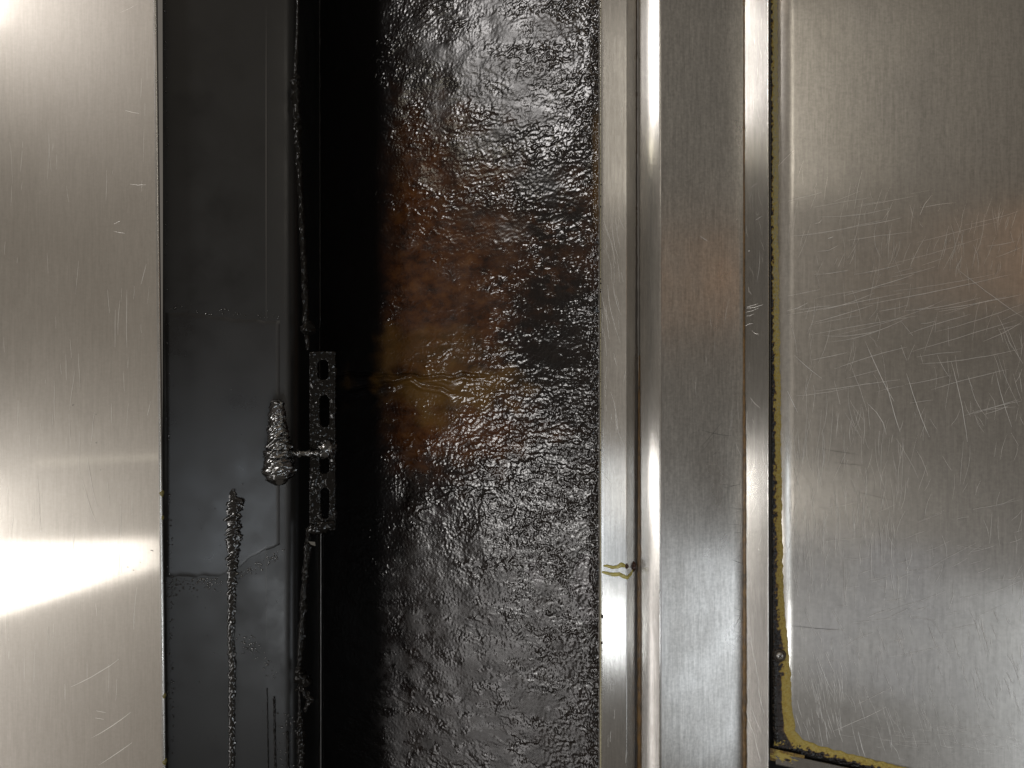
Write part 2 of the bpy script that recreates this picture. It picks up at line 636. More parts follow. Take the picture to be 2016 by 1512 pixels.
# give both the lean of the photograph by shearing their right border with height
for ob in (o, o2):
    me = ob.data
    co = np.zeros(len(me.vertices) * 3, np.float32)
    me.vertices.foreach_get('co', co)
    co = co.reshape(-1, 3)
    wgt = np.clip((co[:, 0] - xl) / (a0 - xl), 0, 1)
    co[:, 0] += -0.0112 * co[:, 2] * wgt
    me.vertices.foreach_set('co', co.reshape(-1))
for y, s_ in ((972, 1.0), (1020, .8), (1370, .9), (1500, 1.0)):
    p = px(318 + (y - 972) * .011, y, 0.002)
    me = tube_mesh('grease_drop', [p + Vector((0, 0, .0055 * s_)), p + Vector((0, 0, .002)), p, p - Vector((0, 0, .005 * s_))],
                   [.0006, .0021 * s_, .0024 * s_, .0008], lump=.2, step=.0006)
    link('grease_drop', me, M_OLIVE, left)


def scratch_obj(name, specs, mat, parent, D, kind='stuff'):
    bm = bmesh.new()
    for (x0, y0, x1, y1, w, bend) in specs:
        a, b = Vector((x0, y0)), Vector((x1, y1))
        d = b - a
        nrm = Vector((-d.y, d.x))
        pts = []
        k = max(3, int(d.length / 25) + 2)
        for i in range(k):
            t = i / (k - 1)
            q = a + d * t + nrm * (bend * 4 * t * (1 - t)) + nrm.normalized() * random.uniform(-.5, .5)
            dd = D(q.x, q.y) if callable(D) else D
            pts.append(px(q.x, q.y, dd - 0.00012))
        ribbon(bm, pts, w * S * .62)
    return bm_obj(name, bm, mat, parent, kind)


def rnd_scr(n, x0, x1, y0, y1, ang, dang, l0, l1, w0, w1, bend=.03):
    out = []
    for _ in range(n):
        x, y = random.uniform(x0, x1), random.uniform(y0, y1)
        a = R(ang + random.gauss(0, dang))
        l = random.uniform(l0, l1) * random.uniform(.3, 1)
        dx, dy = math.cos(a) * l, -math.sin(a) * l
        X1, Y1 = x + dx, y + dy
        if not (x0 - 5 < X1 < x1 + 5):
            X1 = min(max(X1, x0), x1)
        out.append((x, y, X1, Y1, random.uniform(w0, w1), random.gauss(0, bend)))
    return out


ls = [(75, 41, 135, 34, 1.6, 0), (212, 35, 270, 8, 1.6, .02), (190, 96, 202, 94, 2.0, 0), (155, 119, 168, 116, 1.8, 0),
      (120, 220, 165, 208, 1.3, 0), (247, 217, 274, 223, 1.8, .03), (256, 362, 287, 364, 2.0, .05), (225, 441, 236, 435, 1.6, 0),
      (224, 455, 246, 459, 1.6, .03), (140, 1352, 234, 1298, 1.8, .03), (177, 1454, 258, 1402, 1.9, .03),
      (180, 1514, 260, 1462, 1.9, .02), (85, 1512, 140, 1487, 1.3, .02), (190, 1400, 208, 1403, 1.3, 0), (187, 1413, 204, 1416, 1.3, 0),
      (227, 610, 227, 684, 1.2, .01), (250, 570, 250, 684, 1.2, .01), (236, 590, 232, 660, 1.1, .01), (278, 560, 288, 520, 1.2, 0),
      (212, 570, 216, 616, 1.1, .02), (172, 900, 190, 995, 1.3, .02), (162, 945, 187, 1025, 1.2, .02), (290, 818, 297, 790, 1.3, 0)]
ls += rnd_scr(90, 4, 298, 0, 1512, 90, 3, 20, 110, .5, .9, .008)
scratch_obj('scratches', [(*q[:4], q[4] * .72, q[5]) for q in ls], M_SCR, left, 0.0)
ds = [(142, 798, 145, 797, 2, 0), (188, 816, 190, 816, 2, 0), (188, 872, 191, 872, 2.2, 0), (197, 925, 199, 925, 2, 0),
      (296, 1083, 302, 1085, 2, 0), (261, 1122, 264, 1123, 2.4, 0), (250, 1116, 253, 1117, 1.8, 0), (275, 1107, 277, 1107, 1.8, 0), (90, 138, 94, 139, 1.8, 0)]
scratch_obj('dark_specks', ds, M_SCRD, left, 0.0)

# ================================================================== 2 BLACK DUCT WALL
duct = thing('duct_wall', 'smooth black duct wall filmed with grease, between the left steel panel and the deep corner', 'duct wall', px(470, 1512, .04))
tan15 = math.tan(R(15))
ductY = lambda X: 0.015 + (X + 0.36) * tan15
E = (-0.2262, ductY(-0.2262))
PHI = R(27)
WX0, WY0 = pxX(1179, 0.006), 0.006


def wall_at(xp):
    """sloped wall point (X,Y) shown at column xp"""
    k = (xp - 1008) * S / CD
    # X = k*(CD+Y);  Y = WY0 + (WX0-X)*tan
    t = math.tan(PHI)
    Y = (WY0 + (WX0 - k * CD) * t) / (1 + k * t)
    return k * (CD + Y), Y


CX, CY = wall_at(628)
profile('wall_sheet', densify([(-0.352, ductY(-0.352)), (E[0] - .030, ductY(E[0] - .030))], 0.02), M_FILM, duct, zstep=0.02, thick=0,
        wav=lambda X, Z: 0.0009 * np.sin(Z * 5.1 + 1) * np.sin(X * 9) + 0.0004 * np.sin(Z * 13 + X * 20))
profile('side_face', fillet([(E[0] - .030, ductY(E[0] - .030)), E, (CX + .0008, CY - 0.001)], {1: .022}, 10), M_FILM, duct, thick=0)


def dY(x, y):  # depth of the duct wall where the photo shows column x
    k = (x - 1008) * S / CD
    return (0.015 + (k * CD + .36) * tan15) / (1 - k * tan15)


# folded seam along the deep corner
seam = [px(629 + (y - 0) * .0026, y, CY - 0.0035) for y in (-200, 300, 640)]
link('folded_seam', tube_mesh('folded_seam', seam, 0.00035, seg=6, lump=.0, step=.01), M_FILM, duct)
seam = [px(631.5, y, CY - 0.0035) for y in (1000, 1300, 1700)]
M_SEAM = steel('seam_steel', col=(.35, .34, .33), rough=.4, aniso=0, brush=.1, cloud=.1, bump=0)
link('folded_seam', tube_mesh('folded_seam', seam, 0.00055, seg=6, lump=.0, step=.01), M_SEAM, duct)

# thin patch plate screwed to the duct wall
nx, nz = 48, 96
uu = np.linspace(0, 1, nx)
vv = np.linspace(0, 1, nz)
U, V = np.meshgrid(uu, vv, indexing='ij')
xp_ = 325 + U * (551 - 325)
ytop = 615 + 16 * U + 4 * perlin(U * 9, U * 0, 3)
ybot = 1136 - 60 * sstep(.45, 1, U) + 5 * perlin(U * 11, U * 0, 5)
yp_ = ytop + (ybot - ytop) * V
Dp = np.vectorize(dY)(xp_, yp_) - 0.0006 + .0006 * (1 - sstep(0, .02, U) * sstep(1, .98, U) * sstep(0, .01, V) * sstep(1, .99, V))
f = (CD + Dp) / CD
Pp = np.stack([(xp_ - 1008) * S * f, Dp, -(yp_ - 756) * S * f], -1)
me = grid_mesh('patch_plate', Pp, np.stack([U, V], -1), flip=True)
pl = link('patch_plate', me, M_FILM2, duct)
# lumpy seam bead low on the duct wall
pts = [(459, 962), (458, 972), (461, 988), (457, 1010), (459, 1060), (456, 1130), (455, 1200), (454, 1262), (457, 1300), (456, 1400), (456, 1560)]
rad = [.0020, .0030, .0080, .0080, .0075, .0050, .0040, .0032, .0036, .0030, .0028]
link('weld_bead', tube_mesh('weld_bead', [px(x, y, dY(x, y) - .0005) for x, y in pts], rad, lump=.55, lscale=420, seed=4, step=.0009, seg=20, squash=.35), M_BEAD, duct)
# thin parallel seams at the bottom
for x0, y0, r_ in ((526, 1355, .0006), (540, 1372, .0011), (566, 1440, .0010)):
    link('weld_bead', tube_mesh('weld_bead', [px(x0, y0, dY(x0, y0) - .0006), px(x0 + 3, 1560, dY(x0, 1560) - .0006)], r_, lump=.7, lscale=400, seed=x0, step=.0011, seg=10), M_LUMP, duct)
# rows of drips and beads of grease
bm = bmesh.new()
P_ = []
for _ in range(46):
    x = random.uniform(336, 562)
    y = 614 + 14 * (x - 336) / 230 - abs(random.gauss(0, 9))
    P_.append((x, y, .3, .9))
for _ in range(120):
    x = random.uniform(336, 440)
    P_.append((x, 1138 + abs(random.gauss(0, 16)), .3, 1.0))
for _ in range(70):
    x = random.uniform(470, 560)
    P_.append((x, 1128 - (x - 470) * .55 + abs(random.gauss(0, 9)), .3, 1.0))
for _ in range(120):
    y = random.uniform(0, 1512)
    P_.append((325 + y * .009 + random.gauss(0, 2.0) + (3 if y > 1060 else 0), y, .3, .9))
for _ in range(70):
    y = random.uniform(1060, 1400)
    P_.append((333 + random.gauss(0, 4.5), y, .3, .9))
for _ in range(60):
    P_.append((random.uniform(336, 560), random.uniform(640, 1500), .2, .5))
for _ in range(70):
    t = random.random()
    P_.append((470 + t * 70 + random.gauss(0, 6), 1262 + 70 * t * t + random.gauss(0, 9), .3, 1.0))
for _ in range(60):
    P_.append((random.uniform(545, 600), random.uniform(1400, 1512), .3, .9))
for x, y, a, b in P_:
    lump_cloud(bm, [px(x, y, dY(x, y) - (.0014 if 325 < x < 551 and 618 < y < 1075 else .0004))], a * .001, b * .001)
bm_obj('grease_beads', bm, M_GLINT, duct, 'stuff')

# ================================================================== 3 SLOPED GREASY WALL
wallT = thing('greasy_wall', 'sloped wall caked with wrinkled brown and black grease, right side of the opening', 'greasy wall', px(900, 1512, .08))
L_w = math.hypot(WX0 - CX, WY0 - CY)
nu, nv = 420, 1100
zz = np.linspace(-0.56, 0.56, nv)
ss = np.linspace(0, L_w, nu)
Sg, Zg = np.meshgrid(ss, zz, indexing='ij')          # s from the corner (left, deep) to the rail
ca, sa = math.cos(PHI), math.sin(PHI)
X = CX + Sg * ca
Y = CY - Sg * sa
PXg, PYg = to_px(X, Y, Zg)


def blob(cx, cy, rx, ry, k=1.0, wob=.35, seed=0):
    d = np.sqrt(((PXg - cx) / rx) ** 2 + ((PYg - cy) / ry) ** 2) + wob * fbm(PXg / 60, PYg / 60, 3, seed)
    return sstep(1.5, .35, d) * k


right_w = sstep(800, 1120, PXg)
coarse = 0.15 + 0.58 * right_w
# smooth satin film zones
fz = lambda lo, hi, sx, sy, sd: sstep(lo, hi, fbm(PXg / sx, PYg / sy, 4, sd))
film = np.maximum.reduce([blob(1000, 130, 130, 170, .75, .6, 1), blob(900, 1420, 260, 290, 1.0, .45, 2), blob(830, 1130, 60, 70, .5, .4, 3),
                          blob(1063, 352, 44, 30, .8, .5, 4), blob(950, 460, 80, 60, .5, .6, 5), blob(870, 590, 110, 130, .6, .6, 6),
                          blob(880, 40, 90, 70, .25, .5, 8)])
film *= .55 + .45 * fz(-.4, .3, 70, 34, 23)
pits = sstep(.10, .40, fbm(PXg / 34, PYg / 24, 4, 21)) * sstep(1130, 1200, PYg)
pits = np.maximum(pits, blob(830, 1255, 18, 14, 1, .4, 31))
pits = np.maximum(pits, blob(880, 1290, 32, 26, 1, .5, 32))
film = np.clip(film * (1 - .9 * pits), 0, 1)
smooth_black = np.maximum.reduce([blob(1098, 450, 62, 84, 1, .5, 12), blob(1092, 580, 56, 62, 1, .5, 13), blob(1100, 690, 60, 60, 1, .5, 14),
                                  blob(1080, 250, 50, 70, .8, .6, 15), blob(1150, 1180, 30, 120, .6, .5, 16)])
smooth_black *= .25 + .75 * fz(-.35, .15, 30, 18, 27)
wrp = 16 * fbm(PXg / 90, PYg / 90, 2, 26)
streak = sstep(-.5, .5, fbm((PXg + .45 * PYg) / 95, (PYg - .16 * PXg + wrp) / 21, 4, 25))
# wrinkles: run across the wall
wx = Sg * 1000 + 3.0 * fbm(Sg * 60, Zg * 60, 2, 41)
wz = Zg * 1000 + 3.0 * fbm(Sg * 60 + 9, Zg * 60, 2, 42)
w1 = fbm(wx / 8.5, wz / 2.9, 3, 51)
w2 = fbm((wx + .35 * wz) / 4.0, (wz - .35 * wx) / 3.2, 1, 55)
rid = 1 - np.abs(fbm(wx / 26.0, wz / 7.5, 3, 61)) * 2.2
amp = coarse * (1 - .75 * film) * (1 - .88 * smooth_black) * (.45 + .75 * streak)
h = 0.00048 * w1 * amp + 0.00034 * w2 * amp + 0.0007 * np.clip(rid, 0, 1) ** 3 * sstep(-.1, .5, fbm(PXg / 120, PYg / 70, 2, 66)) * (1 - .6 * film)
h += 0.0006 * fbm(Sg * 18, Zg * 24, 3, 71)
# two cracks running left from the middle
for (x0, y0, x1, y1, x2, y2, a) in ((665, 733, 800, 742, 960, 738, 1.0), (690, 765, 810, 748, 900, 772, .9)):
    yc = np.interp(PXg, [x0, x1, x2], [y0, y1, y2]) + 5 * perlin(PXg / 28, PXg * 0, 81)
    inx = sstep(x0 - 10, x0 + 20, PXg) * sstep(x2 + 10, x2 - 30, PXg)
    dd = PYg - yc
    h += a * inx * (-0.0030 * np.exp(-(dd / 3.0) ** 2) + 0.0020 * np.exp(-((dd - 8) / 5) ** 2))
# heavy crust at the rail edge
h += 0.0012 * sstep(1150, 1178, PXg) * (0.4 + fbm(wx / 5, wz / 5, 2, 91))
# normal towards front-left
nx_, ny_ = -sa, -ca
P = np.stack([X + h * nx_, Y + h * ny_, Zg], -1)
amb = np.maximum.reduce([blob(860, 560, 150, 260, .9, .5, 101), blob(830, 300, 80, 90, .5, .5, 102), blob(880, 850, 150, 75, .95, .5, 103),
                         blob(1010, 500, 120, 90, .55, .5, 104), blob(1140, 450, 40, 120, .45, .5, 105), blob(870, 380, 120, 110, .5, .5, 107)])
amb = np.clip(amb * (1 - smooth_black) + .06, 0, 1) * sstep(730, 812, PXg)  # amber fades to black across the shadow edge: shade put into the colour
yel = np.maximum(blob(885, 762, 130, 50, .8, .8, 111), blob(860, 700, 100, 56, .4, .7, 112))
yel = np.maximum(yel, .5 * sstep(1162, 1174, PXg) * sstep(200, 260, PYg) * sstep(480, 400, PYg))
grain = np.clip((.48 + .46 * sstep(930, 1130, PXg)) * (1 - .5 * film) * (1 - .65 * smooth_black) * (1 - .35 * amb) * (.5 + .65 * streak), .04, 1)
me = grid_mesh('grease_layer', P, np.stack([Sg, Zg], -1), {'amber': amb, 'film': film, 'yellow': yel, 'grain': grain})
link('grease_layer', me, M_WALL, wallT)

# ================================================================== 4 NOZZLE, BRACKET, RODS IN THE OPENING
nz_ = thing('spray_nozzle', 'grease-caked spray nozzle with glittering lumps, hanging beside the slotted strap', 'nozzle', px(549, 955, .035))
NY = 0.020
link('nozzle_body', tube_mesh('nozzle_body', [px(545, 786, NY), px(545, 792, NY), px(546, 840, NY), px(549, 880, NY), px(549, 886, NY)],
                              [.003, .0065, .0092, .0115, .0105], lump=.32, lscale=420, seed=2, step=.0007, seg=36, squash=.8), M_GLINT, nz_)
link('hex_collar', tube_mesh('hex_collar', [px(549, 884, NY), px(549, 887, NY), px(550, 899, NY), px(550, 902, NY)],
                             [.009, .0150, .0150, .010], lump=.2, lscale=400, seed=8, step=.0006, seg=36, squash=.8), M_GLINT, nz_)
link('spray_cap', tube_mesh('spray_cap', [px(549, 900, NY), px(549, 906, NY), px(549, 925, NY), px(549, 942, NY), px(550, 955, NY)],
                            [.011, .0140, .0165, .0125, .004], lump=.22, lscale=380, seed=5, step=.0007, seg=36, squash=.7), M_GLINT, nz_)
link('branch_arm', tube_mesh('branch_arm', [px(560, 893, NY), px(600, 893, NY), px(628, 892, NY)], [.0045, .0028, .0030], lump=.45, lscale=420, seed=9, step=.0008, seg=16), M_GLINT, nz_)

br = thing('slotted_strap', 'black slotted mounting strap behind the nozzle', 'strap', px(635, 1045, .05))
BY = 0.034
nx, nz = 27, 190
U, V = np.meshgrid(np.linspace(0, 1, nx), np.linspace(0, 1, nz), indexing='ij')
xp_ = 609 + U * 51
yp_ = 692 + V * 352
hn = fbm(xp_ / 9, yp_ / 9, 2, 121)
Dp = BY - .0009 * hn
f = (CD + Dp) / CD
Pp = np.stack([(xp_ - 1008) * S * f, Dp, -(yp_ - 756) * S * f], -1)
xc = (xp_[:-1, :-1] + xp_[1:, 1:]) / 2
yc = (yp_[:-1, :-1] + yp_[1:, 1:]) / 2
mask = np.ones_like(xc, bool)
for (x, y0, y1, w) in ((636, 708, 748, 11), (638, 778, 842, 10), (638, 898, 933, 10), (640, 960, 1022, 9)):
    yy = np.clip(yc, y0 + w, y1 - w)
    mask &= ((xc - x) ** 2 + (yc - yy) ** 2) > w * w
me = grid_mesh('strap_plate', Pp, np.stack([U, V], -1), mask=mask, flip=True)
pl = link('strap_plate', me, M_LUMP, br)
sm = pl.modifiers.new('solid', 'SOLIDIFY')
sm.thickness = .004
sm.offset = -1
bc = px(640, 886, BY - .004)
link('bolt_head', tube_mesh('bolt_head', [bc + Vector((0, .006, 0)), bc + Vector((0, .001, 0)), bc + Vector((0, -.002, 0)), bc + Vector((0, -.004, 0))],
                            [.0090, .0090, .0075, .002], lump=.35, lscale=350, seed=13, step=.0006, seg=28), M_GLINT, br)
link('strap_foot', tube_mesh('strap_foot', [px(604, 1046, BY), px(630, 1040, BY), px(660, 1030, BY)], [.004, .006, .003], lump=.7, lscale=300, seed=14, step=.0009, seg=18, squash=.6), M_LUMP, br)


def rod(label, parts):
    (x, y) = parts[0][1][-1]
    t = thing('pipe_run', label, 'pipe', px(x, y, .05))
    for k, (nm, pts, rad, lump, sd) in enumerate(parts):
        link(nm, tube_mesh(nm, [px(a, b, .034) for a, b in pts], rad, lump=lump, lscale=330, seed=sd, step=.0010, seg=14), M_LUMP, t)


rod('thin black pipe coated in grease, running down from the top to the slotted strap', [
    ('pipe_tube', [(588, -120), (586, 60), (582, 150), (582, 190), (590, 350), (598, 520), (603, 640), (606, 690)], [.0012, .0014, .0022, .0042, .0028, .0030, .0034, .0015], .45, 21),
    ('pipe_joint', [(590, 150), (583, 160), (584, 190)], [.002, .0055, .0035], .5, 22),
    ('pipe_joint', [(606, 632), (607, 642), (606, 652), (605, 660)], [.003, .0062, .0072, .003], .45, 23)])
rod('thin black pipe with glittering beads, leaning below the slotted strap', [
    ('pipe_tube', [(607, 1048), (606, 1085), (602, 1120), (597, 1200), (592, 1280), (589, 1310)], [.002, .0040, .0034, .0034, .0034, .002], .5, 25),
    ('pipe_joint', [(586, 1310), (592, 1330), (604, 1342), (614, 1340)], [.002, .0062, .0060, .002], .8, 26),
    ('pipe_tube', [(590, 1345), (590, 1390), (592, 1440), (592, 1560)], [.0012, .0015, .0042, .0034], .6, 27),
    ('pipe_joint', [(580, 1360), (592, 1352), (610, 1376), (600, 1400)], [.001, .0025, .0032, .0018], .8, 28)])
# pale scrap
bm = bmesh.new()
vs = [px(607, 1066, .030), px(620, 1067, .030), px(621, 1075, .030), px(612, 1072, .030)]
f1 = [bm.verts.new(v) for v in vs]
f2 = [bm.verts.new(v + Vector((0, .001, 0))) for v in vs]
bm.faces.new(f1)
bm.faces.new(f2[::-1])
for i in range(4):
    bm.faces.new((f1[i], f1[(i + 1) % 4], f2[(i + 1) % 4], f2[i]))
M_SCRAP = amber('grey_scrap', (.11, .105, .09), .6, vary=.2)
o = bm_obj('tape_scrap', bm, M_SCRAP, smooth=False)
o['label'] = 'small pale grey scrap stuck to the leaning pipe just below the slotted strap'
o['category'] = 'scrap'

# ================================================================== 5 ANGLE RAIL
rail = thing('angle_rail', 'narrow bright steel rail bordering the greasy wall, crossed by two yellow drips', 'rail', px(1210, 1512))
FX0, FX1 = pxX(1181, 0), pxX(1234, 0)
SX, SY = pxX(1253, .013), .013
profile('rail_flange', fillet([(FX0 + .0005, .010), (FX0, .0004), (FX0 + .003, 0), (FX1 - .0015, 0)], {1: .0012, 2: .001}), M_RAIL, rail, thick=0)
profile('rail_return', fillet([(FX1 - .0015, 0), (FX1, .0), (SX, SY)], {1: .0010}), M_RAIL, rail, thick=0)
rs = rnd_scr(26, 1186, 1232, 400, 1000, 100, 9, 20, 90, .6, 1.0, .03) + rnd_scr(20, 1186, 1232, 0, 1512, 90, 3, 20, 80, .5, .9, .01)
rs += [(1190, 440, 1212, 520, 1.2, -.04), (1205, 420, 1218, 510, 1.1, .05), (1196, 560, 1210, 640, 1.2, .03), (1207, 555, 1222, 620, 1.1, .04), (1194, 600, 1200, 670, 1.0, .03)]
scratch_obj('scratches', rs, M_SCR, rail, 0.0)
# brown sealant between rail and channel
sl = thing('sealant_seam', 'thin brown grease-soaked sealant line between the narrow rail and the stepped channel', 'sealant', px(1256, 1512, .012))
link('sealant_bead', tube_mesh('sealant_bead', [px(1252.5, y, .0135) for y in (-260, 300)] + [px(1253.5, y, .0130) for y in (760, 1100, 1500, 1700)],
                               [.0011, .0012, .0014, .0018, .0023, .0023], lump=.25, lscale=120, seed=31, step=.002, seg=10), M_CRUST, sl)
link('sealant_bead', tube_mesh('sealant_bead', [px(1258, y, .0120) for y in (700, 850, 1050, 1200, 1700)], [.0004, .0011, .0017, .0021, .0023], lump=.2, lscale=160, seed=32, step=.002, seg=10), M_SEAL, sl)

# drips
M = [(1188, 1114), (1195, 1114), (1206, 1117), (1216, 1116), (1224, 1112), (1232, 1115)]
dr = thing('grease_drip', 'upper of two yellow drips crossing the narrow rail, ending in a brown bead', 'grease drip', px(1188, 1114), 'yellow drips on the rail')
link('drip_run', tube_mesh('drip_run', [px(a, b, -.0004) for a, b in M], [.0008, .0012, .0016, .0017, .0021, .0012], lump=.22, lscale=250, seed=41, step=.0005, seg=12, squash=.7), M_DRIP, dr)
link('drip_bead', tube_mesh('drip_bead', [px(1233.5, 1110, 0), px(1234, 1114, -.0004), px(1233.5, 1119, 0)], [.0007, .0021, .0008], lump=.1, step=.0004, seg=12), M_BROWN, dr)
M = [(1185, 1126), (1193, 1128), (1206, 1131), (1220, 1131), (1228, 1135), (1235, 1138)]
dr = thing('grease_drip', 'lower longer yellow drip crossing the narrow rail, ending in a brown blob at the seam', 'grease drip', px(1185, 1126), 'yellow drips on the rail')
link('drip_run', tube_mesh('drip_run', [px(a, b, -.0004) for a, b in M] + [px(1241, 1130, .005), px(1245, 1122, .008)], [.0008, .0014, .0018, .0017, .0019, .0015, .0016, .0010], lump=.22, lscale=250, seed=43, step=.0005, seg=12, squash=.7), M_DRIP, dr)
link('drip_bead', tube_mesh('drip_bead', [px(1247, 1105, .009), px(1248, 1112, .008), px(1248, 1117, .008), px(1247, 1125, .009)], [.0006, .0021, .0026, .0007], lump=.1, step=.0005, seg=12), M_BROWN, dr)
# grime along the edge of the rail
bm = bmesh.new()
lump_cloud(bm, [px(1182 + random.gauss(0, .8), random.uniform(0, 1512), -.0002) for _ in range(60)], .0003, .0009)
lump_cloud(bm, [px(1185, 1213, -.0003), px(1184, 1266, -.0003), px(1186, 1215, -.0003)], .0012, .0016)
bm_obj('grease_beads', bm, M_CRUST, rail, 'stuff')
link('edge_grime', tube_mesh('edge_grime', [px(1182.5, y, -.0001) for y in (-260, 200, 600, 1000, 1300, 1700)], [.0003, .0003, .0003, .0005, .0008, .0008], lump=.3, lscale=90, seed=47, step=.003, seg=8), M_GRIME, rail)

# ================================================================== 6 STEPPED CHANNEL
ch = thing('steel_channel', 'stepped steel channel with a dull flat face between two bright lips', 'channel', px(1390, 1512))
B0 = (pxX(1257, .0135), .0135)
B1 = (pxX(1279, .0040), .0040)
B2 = (pxX(1299, -.0012), -.0012)
V1 = (pxX(1465, .030), .030)
R1 = (pxX(1513, .0085), .0085)
R2 = (pxX(1518, .010) - .001, .036)
profile('inner_lip', fillet([B0, B1, B2, (B2[0] + .0018, B2[1] + .0004)], {1: .006, 2: .0012}), M_RAIL, ch, thick=0)
profile('flat_face', densify([(B2[0] + .0018, B2[1] + .0004), V1], .012), M_WEB, ch, thick=0,
        wav=lambda X, Z: .0004 * np.sin(Z * 6 + 1.0) * np.sin((X - B2[0]) / (V1[0] - B2[0]) * 3.14))
profile('outer_lip', fillet([V1, R1, (R1[0] + .0012, R1[1] + .002), R2], {1: .0010}), M_RAIL, ch, thick=0)
link('crease_sealant', tube_mesh('crease_sealant', [px(1464.8, y, .0295) for y in (-260, 500, 760)] + [px(1466, y, .0291) for y in (900, 1100, 1300, 1700)],
                                 [.0005, .0006, .0009, .0014, .0016, .0021, .0020], lump=.25, lscale=110, seed=51, step=.002, seg=10), M_SEAL, ch)


def webD(x, y):
    t = (x - 1299) / (1465 - 1299)
    return -.0012 + .0312 * t


def lipD(x, y):
    t = (x - 1465) / (1513 - 1465)
    return .030 - .0215 * t


dk = [(1338, 858, 1378, 846, 1.3, .06), (1378, 846, 1440, 858, 1.3, .04), (1347, 912, 1420, 832, 1.2, .03), (1359, 913, 1404, 860, 1.2, .03), (1398, 899, 1416, 885, 1.3, .05),
      (1377, 930, 1424, 933, 1.6, .02), (1404, 952, 1446, 956, 1.3, .01), (1412, 962, 1458, 953, 1.1, .02), (1343, 977, 1400, 986, 1.1, .02), (1362, 985, 1430, 979, 1.1, .03),
      (1402, 995, 1460, 1001, 1.1, .02), (1363, 1038, 1455, 1032, 1.5, -.03), (1382, 1066, 1420, 1064, 1.1, 0), (1380, 1083, 1430, 1088, 1.5, .03), (1325, 1100, 1400, 1098, 1.2, -.06),
      (1427, 1093, 1462, 1110, 1.4, .03), (1365, 1122, 1460, 1125, 1.2, .03), (1375, 1160, 1438, 1175, 1.6, -.05), (1385, 1186, 1462, 1203, 1.7, -.05), (1394, 1197, 1440, 1204, 1.9, -.04),
      (1425, 1211, 1458, 1212, 1.5, 0), (1441, 1239, 1458, 1213, 1.9, .02), (1344, 1218, 1398, 1222, 1.5, .06), (1396, 1226, 1430, 1224, 1.5, .02), (1368, 1246, 1412, 1240, 1.8, .03),
      (1424, 1241, 1464, 1246, 1.7, .02), (1420, 1243, 1466, 1257, 1.2, -.05), (1380, 1202, 1408, 1240, 1.3, .02), (1332, 1288, 1390, 1270, 1.5, -.10), (1345, 1307, 1400, 1304, 1.6, -.12),
      (1368, 1340, 1408, 1346, 1.5, -.08), (1348, 1385, 1380, 1383, 1.2, 0), (1313, 1259, 1326, 1265, 1.4, .05), (1420, 1302, 1450, 1300, 1.1, .05), (1335, 1160, 1345, 1158, 1.2, 0),
      (1320, 1150, 1360, 1196, 1.0, .02), (1350, 1148, 1386, 1192, 1.2, .02)]
dk += rnd_scr(34, 1350, 1462, 960, 1330, 0, 9, 20, 80, .5, 1.0, .05) + rnd_scr(26, 1304, 1420, 0, 110, 60, 40, 20, 70, .5, .9, .05)
scratch_obj('dark_scratches', dk, M_SCRD, ch, webD)
ws = rnd_scr(90, 1304, 1462, 830, 1512, 90, 4, 20, 90, .4, .8, .01) + rnd_scr(20, 1304, 1462, 0, 800, 90, 4, 20, 70, .3, .6, .01)
ws += [(1318, 1510, 1345, 1430, 1.6, .03), (1326, 1510, 1350, 1455, 1.6, .02), (1395, 1512, 1402, 1495, 1.5, 0), (1304, 1485, 1312, 1472, 1.2, 0), (1428, 1420, 1434, 1385, 1.2, .03),
       (1378, 465, 1394, 475, 1.5, 0), (1448, 434, 1452, 430, 2.0, 0), (1399, 1000, 1398, 1017, 1.8, 0), (1446, 1003, 1450, 1030, 1.4, 0), (1448, 870, 1460, 900, 1.2, .02)]
scratch_obj('scratches', ws, M_SCR, ch, webD)
lp = [(1470, 607, 1502, 600, 2.2, .05), (1470, 604, 1492, 598, 1.8, .03), (1468, 615, 1494, 606, 1.5, .06), (1469, 622, 1484, 618, 1.6, .1), (1484, 656, 1493, 657, 2.4, .1),
      (1468, 642, 1482, 637, 1.5, -.1), (1480, 651, 1494, 660, 1.4, .05), (1487, 434, 1500, 426, 1.3, 0), (1473, 494, 1476, 494, 2.4, 0), (1474, 565, 1480, 580, 1.3, .15), (1490, 555, 1496, 492, .9, .03),
      (1477, 783, 1496, 803, 1.4, .03), (1492, 1080, 1495, 1084, 2.2, 0), (1478, 1246, 1488, 1310, 1.5, .03), (1486, 1290, 1496, 1350, 1.6, .03), (1492, 1340, 1505, 1405, 1.6, .03),
      (1470, 1400, 1486, 1450, 1.3, .04), (1480, 1390, 1498, 1440, 1.2, .03), (1485, 1445, 1498, 1500, 1.3, .02), (1478, 370, 1492, 360, 1.1, 0)]
lp += rnd_scr(40, 1468, 1510, 0, 1512, 90, 14, 8, 50, .4, .8, .05)
scratch_obj('scratches', lp, M_SCR, ch, lipD)

# ================================================================== 7 RIGHT SHEET
RY = 0.022
right = thing('steel_sheet', 'scratched brushed steel panel at the right edge, bordered by yellow grease crust', 'steel panel', px(1770, 1512, RY))
TILT = 0.0


def rD(x, y=0):
    k = (x - 1008) * S / CD
    X0 = pxX(1526, RY)
    # plane leaning: recedes towards the right
    return (RY - X0 * TILT * -1 * -1 + k * CD * TILT) / (1 - k * TILT) if False else RY + ((x - 1526) * S) * TILT * 1.06


XR0, XR1 = pxX(1526, RY), 0.80


def ledge_y(x):
    return 1476 + (x - 1528) * 0.216


def right_zb(X):
    xs = X * CD / (CD + RY) / S + 1008
    return -(ledge_y(xs) - 756) * S * (CD + RY) / CD


